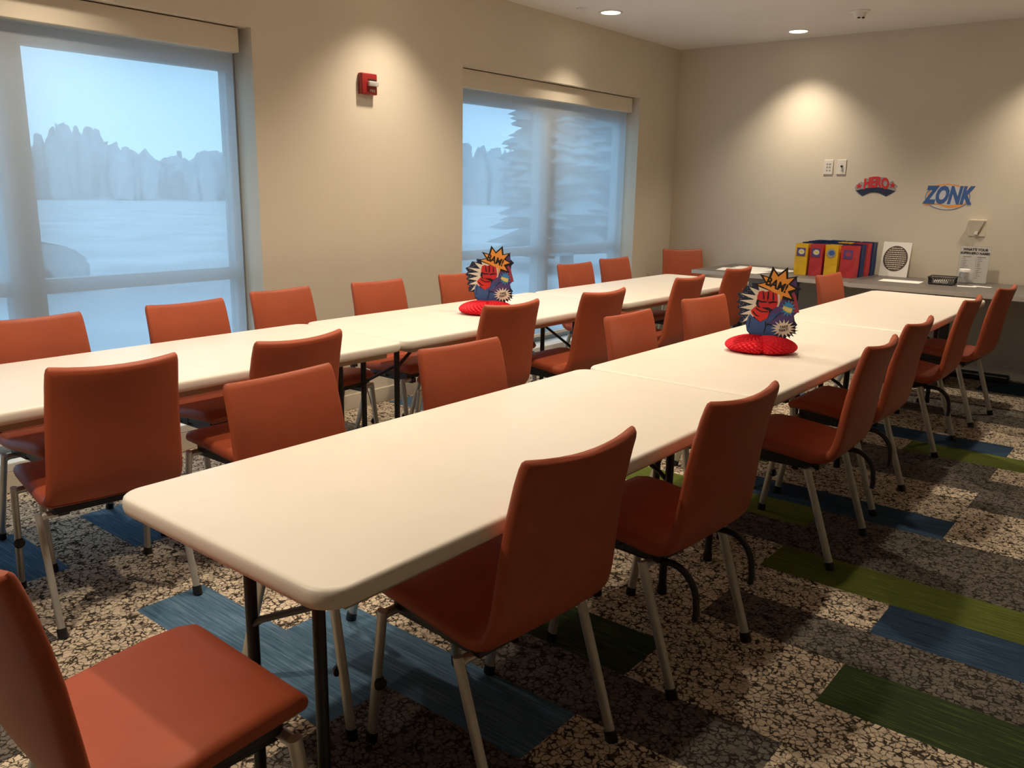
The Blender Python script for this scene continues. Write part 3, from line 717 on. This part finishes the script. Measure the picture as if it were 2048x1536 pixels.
# ------------------------------------------------------------------ table centrepieces
PS = .000308
def centerpiece(loc, a, label, sc=1.02):
    root = empty('centerpiece', loc, a)
    def q(l, ox=720, oz=1225): return [((x-ox)*PS, (oz-y)*PS) for x, y in l]
    # honeycomb base: radial pleats round a flat dome
    bm = bmesh.new(); n = 132; rings = []
    prof = [(.012, .0015), (.085, .0015), (.120, .003), (.138, .008), (.147, .015), (.151, .022), (.150, .029), (.145, .036), (.136, .043), (.124, .049), (.108, .055), (.090, .060), (.068, .064), (.042, .067), (.010, .066)]
    for i, (r0, z0) in enumerate(prof):
        ring = []
        for k in range(n):
            an = 2*math.pi*k/n
            pk = ((k+2*(i % 2)) % 4) in (0, 1)
            r = r0*(1.02 if pk else .915)
            notch = 1-.22*math.exp(-((an-1.5*math.pi)/.10)**2)   # crease where the fan ends meet in front
            ring.append(bm.verts.new((.006+r*notch*math.cos(an), .72*r*notch*math.sin(an)-.004, z0*(1.02 if pk else .93)+.0005)))
        rings.append(ring)
    for A, B in zip(rings, rings[1:]):
        for k in range(n): bm.faces.new((A[k], A[(k+1) % n], B[(k+1) % n], B[k]))
    bm.faces.new(rings[0][::-1]); bm.faces.new(rings[-1])
    mk('honeycomb_base', bm, M['tissue'], root)
    def layer(name, polys, lay, m, parent):
        bm = bmesh.new(); y1 = -.0015*lay; y0 = y1-.0015
        for p_ in polys: prism(bm, q(p_), y0, y1)
        return mk(name, bm, m, parent)
    back = [(1105,235),(1140,245),(1150,330),(1215,385),(1165,430),(1160,520),(1190,600),(1215,690),(1160,700),(1150,740),(1165,800),(1205,850),(1180,880),(1190,960),(1130,960),(1130,1000),(1070,1010),(1072,1060),(1055,1118),(960,1075),(860,1080),(780,1100),(720,1190),(690,1190),(660,1080),(600,1030),(530,960),(508,870),(420,862),(410,800),(440,770),(385,745),(420,690),(370,660),(405,610),(355,590),(400,540),(355,480),(430,450),(470,370),(560,380),(545,330),(640,335)]
    cb = layer('card_cutout', [back], 0, M['navy'], root)
    layer('stripe_field', [[(950,500),(1110,240),(1150,330),(1130,440),(1165,530),(1200,680),(1150,730),(1140,820),(960,870),(800,850),(770,800)]], 1, M['purple'], cb)
    layer('maroon_field', [[(1110,420),(1150,470),(1215,690),(1150,690),(1060,520)]], 1.3, M['pinkred'], cb)
    strip = []
    for k in range(7):
        o = k*34; strip.append([(800+o*.7,730-o*.2+28*k*0),(940+o*.4,640+o*.2),(950+o*.4,652+o*.2),(812+o*.7,744-o*.2)])
    layer('purple_streak', [[(780+12*k, 835-26*k), (860+20*k, 790-22*k), (960+18*k, 690-14*k), (966+18*k, 700-14*k), (872+20*k, 800-22*k), (784+12*k, 847-26*k)] for k in range(5)], 2, M['bluep'], cb)
    dots = []
    for k in range(60):
        x = random.Random(k).uniform(400, 600); y = random.Random(k+99).uniform(400, 850)
        dots.append([(x-6, y), (x, y-6), (x+6, y), (x, y+6)])
    layer('halftone_dots', dots, 1, M['greyink'], cb)
    layer('white_rays', [[(930,430),(945,560),(930,620),(800,680),(620,760),(560,800),(455,852),(540,745),(420,745),(565,680),(410,655),(585,610),(400,562),(600,545),(400,472),(615,490),(515,385),(655,425),(625,345),(760,400),(800,430),(900,410)]], 2, M['cream'], cb)
    star = [(690,240),(790,265),(825,160),(890,240),(985,160),(1000,265),(1105,245),(1030,330),(1135,385),(1030,420),(1095,515),(980,490),(940,600),(880,470),(800,430),(720,400),(625,350),(745,320)]
    big = []
    for x, y in star:
        dx, dy = x-890, y-350; l = math.hypot(dx, dy); g = (l+ (56 if l > 150 else 30))/l; big.append((890+dx*g, 350+dy*g))
    layer('burst_outline', [big[:11]+[(985,525),(930,450),(800,425),(700,395)]+big[16:]], 2.5, M['ink'], cb)
    bo = layer('orange_burst', [star[:11]+[(975,480),(955,560),(930,470),(850,440),(760,400)]+star[16:]], 3.2, M['orange'], cb)
    text('bam_lettering', 'BAM!', 132*PS, M['ink'], bo, lambda x, y, z: ((870-720)*PS+x*.95+z*.18, y*.3-.0072, (1225-345)*PS+z*1.15-x*.34), shear=.25, bold=.0014)
    fist = layer('fist', [[(650,440),(700,425),(740,440),(790,422),(850,445),(892,440),(905,500),(918,580),(905,630),(850,660),(770,650),(700,650),(640,600),(632,500)]], 3, M['fist'], cb)
    layer('finger_line', [[(700,430),(712,440),(735,520),(722,545),(712,520)],[(770,430),(785,440),(790,520),(775,560),(765,520)],[(835,440),(848,450),(862,520),(850,560),(838,520)],[(640,540),(700,560),(770,560),(770,575),(690,580),(640,560)],[(780,570),(850,555),(905,560),(900,572),(850,575),(800,590)],[(630,540),(655,560),(660,620),(690,650),(650,640),(620,600)],[(700,640),(800,640),(850,662),(800,680),(730,655)]], 4, M['ink'], fist)
    sl = layer('glove_cuff', [[(640,615),(700,645),(790,655),(812,700),(790,780),(700,832),(640,790),(575,730),(560,690),(600,650)]], 2.6, M['brightred'], cb)
    layer('cuff_fold', [[(630,650),(700,690),(790,690),(800,702),(700,705),(625,665)],[(590,690),(640,740),(690,760),(640,760),(585,710)]], 3.6, M['ink'], sl)
    arm = layer('blue_sleeve', [[(555,735),(620,790),(700,835),(780,790),(795,850),(790,875),(900,870),(1000,930),(1068,1030),(1072,1060),(1052,1115),(960,1072),(860,1075),(720,1050),(610,1022),(535,950),(512,860),(530,780)]], 2.2, M['bluep'], cb)
    layer('sleeve_line', [[(555,780),(568,780),(555,880),(560,925),(548,900)],[(765,820),(782,825),(785,900),(765,975),(755,975),(772,900)],[(930,1045),(940,1045),(950,1068),(925,1065)]], 3.2, M['ink'], arm)
    pw = layer('pow_burst', [starp(1060, 640, 110, 62, 12, .95, 1.05)], 3.4, M['cyan'], cb)
    pwr = layer('pow_panel', [[(995,610),(1120,640),(1105,700),(1050,690),(985,650)]], 4.2, M['yellowp'], pw)
    text('pow_lettering', 'POW!', 46*PS, M['cream'], pwr, lambda x, y, z: ((1052-720)*PS+x, y*.3-.0080, (1225-655)*PS+z-x*.25), bold=.0003)
    layer('burst_shadow', [starp(1060, 925, 165, 95, 16, 1, .72)], 3.4, M['ink'], cb)
    tk = layer('white_burst', [starp(1020, 905, 170, 95, 16, 1, .72)], 4.2, M['cream'], cb)
    for wd, dz in (('TAKE', 22), ('THAT!', -22)):
        text('take_that_lettering', wd, 46*PS, M['ink'], tk, lambda x, y, z, dz=dz: ((1022-720)*PS+x, y*.3-.0088, (1225-905+dz)*PS+z+x*.18), bold=.0004)
    root.scale = (sc, sc, sc*1.08)
    tag(root, label, 'centerpiece', 'fist centrepieces on red honeycomb paper')
def starp(cx, cy, ro, ri, n, sx=1, sy=1): return starpoly(cx, cy, ro, ri, n, sx, sy)
centerpiece((.380, 2.730, .7405), R(27), 'fist centerpiece on red honeycomb paper in the middle of the right table row')
centerpiece((-1.217, 2.711, .7405), R(41), 'fist centerpiece on red honeycomb paper on the window table row')

# ------------------------------------------------------------------ ceiling fittings and lights
def downlight(x, y, power, label=None, size=104, blend=1.0):
    root = empty('recessed_downlight', (x, y, ZC))
    bm = bmesh.new(); lathe(bm, [(.074, -.001), (.074, -.006), (.090, -.004), (.092, 0)], 36); mk('trim_ring', bm, M['white'], root, True)
    bm = bmesh.new(); lathe(bm, [(0, -.002), (.073, -.002), (.073, -.0005), (0, -.0005)], 36); mk('lamp_lens', bm, M['lamp'], root)
    tag(root, label, 'ceiling light', 'round recessed ceiling lights')
    l = bpy.data.lights.new('downlight_spot', 'SPOT'); l.energy = power; l.color = (1, .85, .655); l.spot_size = R(size); l.spot_blend = blend; l.shadow_soft_size = .045
    o = bpy.data.objects.new('downlight_spot', l); C.objects.link(o); o.location = (x, y, ZC-.045)
WP = 68; TP = 122
downlight(-1.91, 4.93, WP, 'lit round downlight nearer the window wall')
downlight(-1.03, 6.43, WP*1.25, 'lit round downlight nearer the far wall')
downlight(-1.91, 2.93, WP*1.15, 'lit round downlight above the frame, in front of the fire alarm wall')
downlight(-1.91, .93, WP, 'lit round downlight above the frame, in front of the larger window')
downlight(.95, 6.43, WP*1.35, 'lit round downlight at the upper right outside the frame, by the far wall')
for x, y, nm, pw in ((-.35, -.85, 'camera end', 1.2), (.12, 1.25, 'near table', .74), (.12, 3.2, 'middle table', .97), (.12, 5.15, 'far table', .97)):
    downlight(x, y, TP*pw, 'lit round downlight above the frame, over the %s of the right table row' % nm, 125)
for y, nm in ((1.25, 'near'), (3.2, 'middle')):
    downlight(-1.0, y, 78, 'lit round downlight above the frame, over the %s table of the window row' % nm, 135)
bm = bmesh.new(); lathe(bm, [(0, -.008), (.036, -.008), (.040, -.005), (.040, 0)], 28)
o = mk('sprinkler_cover', bm, M['ceil'], None, True); o.location = (-2.02, 4.70, ZC); tag(o, 'small round sprinkler cover plate on the ceiling beside the left downlight', 'sprinkler cover')
root = empty('smoke_detector', (-.37, 5.90, ZC))
bm = bmesh.new(); lathe(bm, [(.072, 0), (.072, -.006), (.050, -.012), (.038, -.040), (.030, -.058), (0, -.060)], 28); mk('detector_body', bm, M['ceil'], root, True)
for s in (-1, 1):
    bm = bmesh.new(); box(bm, s*.015-.010, s*.015+.010, -.034, -.024, -.056, -.047, .002); mk('sensor_slot', bm, M['black'], root)
root.rotation_euler = (0, 0, R(38))
tag(root, 'white ceiling sensor with two dark slots, right of the downlights', 'smoke detector')

# world: flat overcast winter sky
w = bpy.data.worlds.new('world'); bpy.context.scene.world = w; w.use_nodes = True
nt = w.node_tree; bg = nt.nodes['Background']; bg.inputs['Strength'].default_value = 2.05
tc = nt.nodes.new('ShaderNodeTexCoord'); n = nt.nodes.new('ShaderNodeTexNoise'); n.inputs['Scale'].default_value = 1.6
r = nt.nodes.new('ShaderNodeValToRGB'); r.color_ramp.elements[0].color = (.42, .72, 1.0, 1); r.color_ramp.elements[1].color = (.47, .80, 1.0, 1)
r.color_ramp.elements[0].position = .3; r.color_ramp.elements[1].position = .7
nt.links.new(tc.outputs['Generated'], n.inputs['Vector']); nt.links.new(n.outputs['Fac'], r.inputs['Fac']); nt.links.new(r.outputs['Color'], bg.inputs['Color'])

sc = bpy.context.scene
sc.view_settings.view_transform = 'Standard'; sc.view_settings.look = 'None'; sc.view_settings.gamma = 1; sc.view_settings.use_curve_mapping = False
sc.view_settings.exposure = 0.0
sc.cycles.use_denoising = True
sc.cycles.max_bounces = 10; sc.cycles.transparent_max_bounces = 16; sc.cycles.sample_clamp_indirect = 6
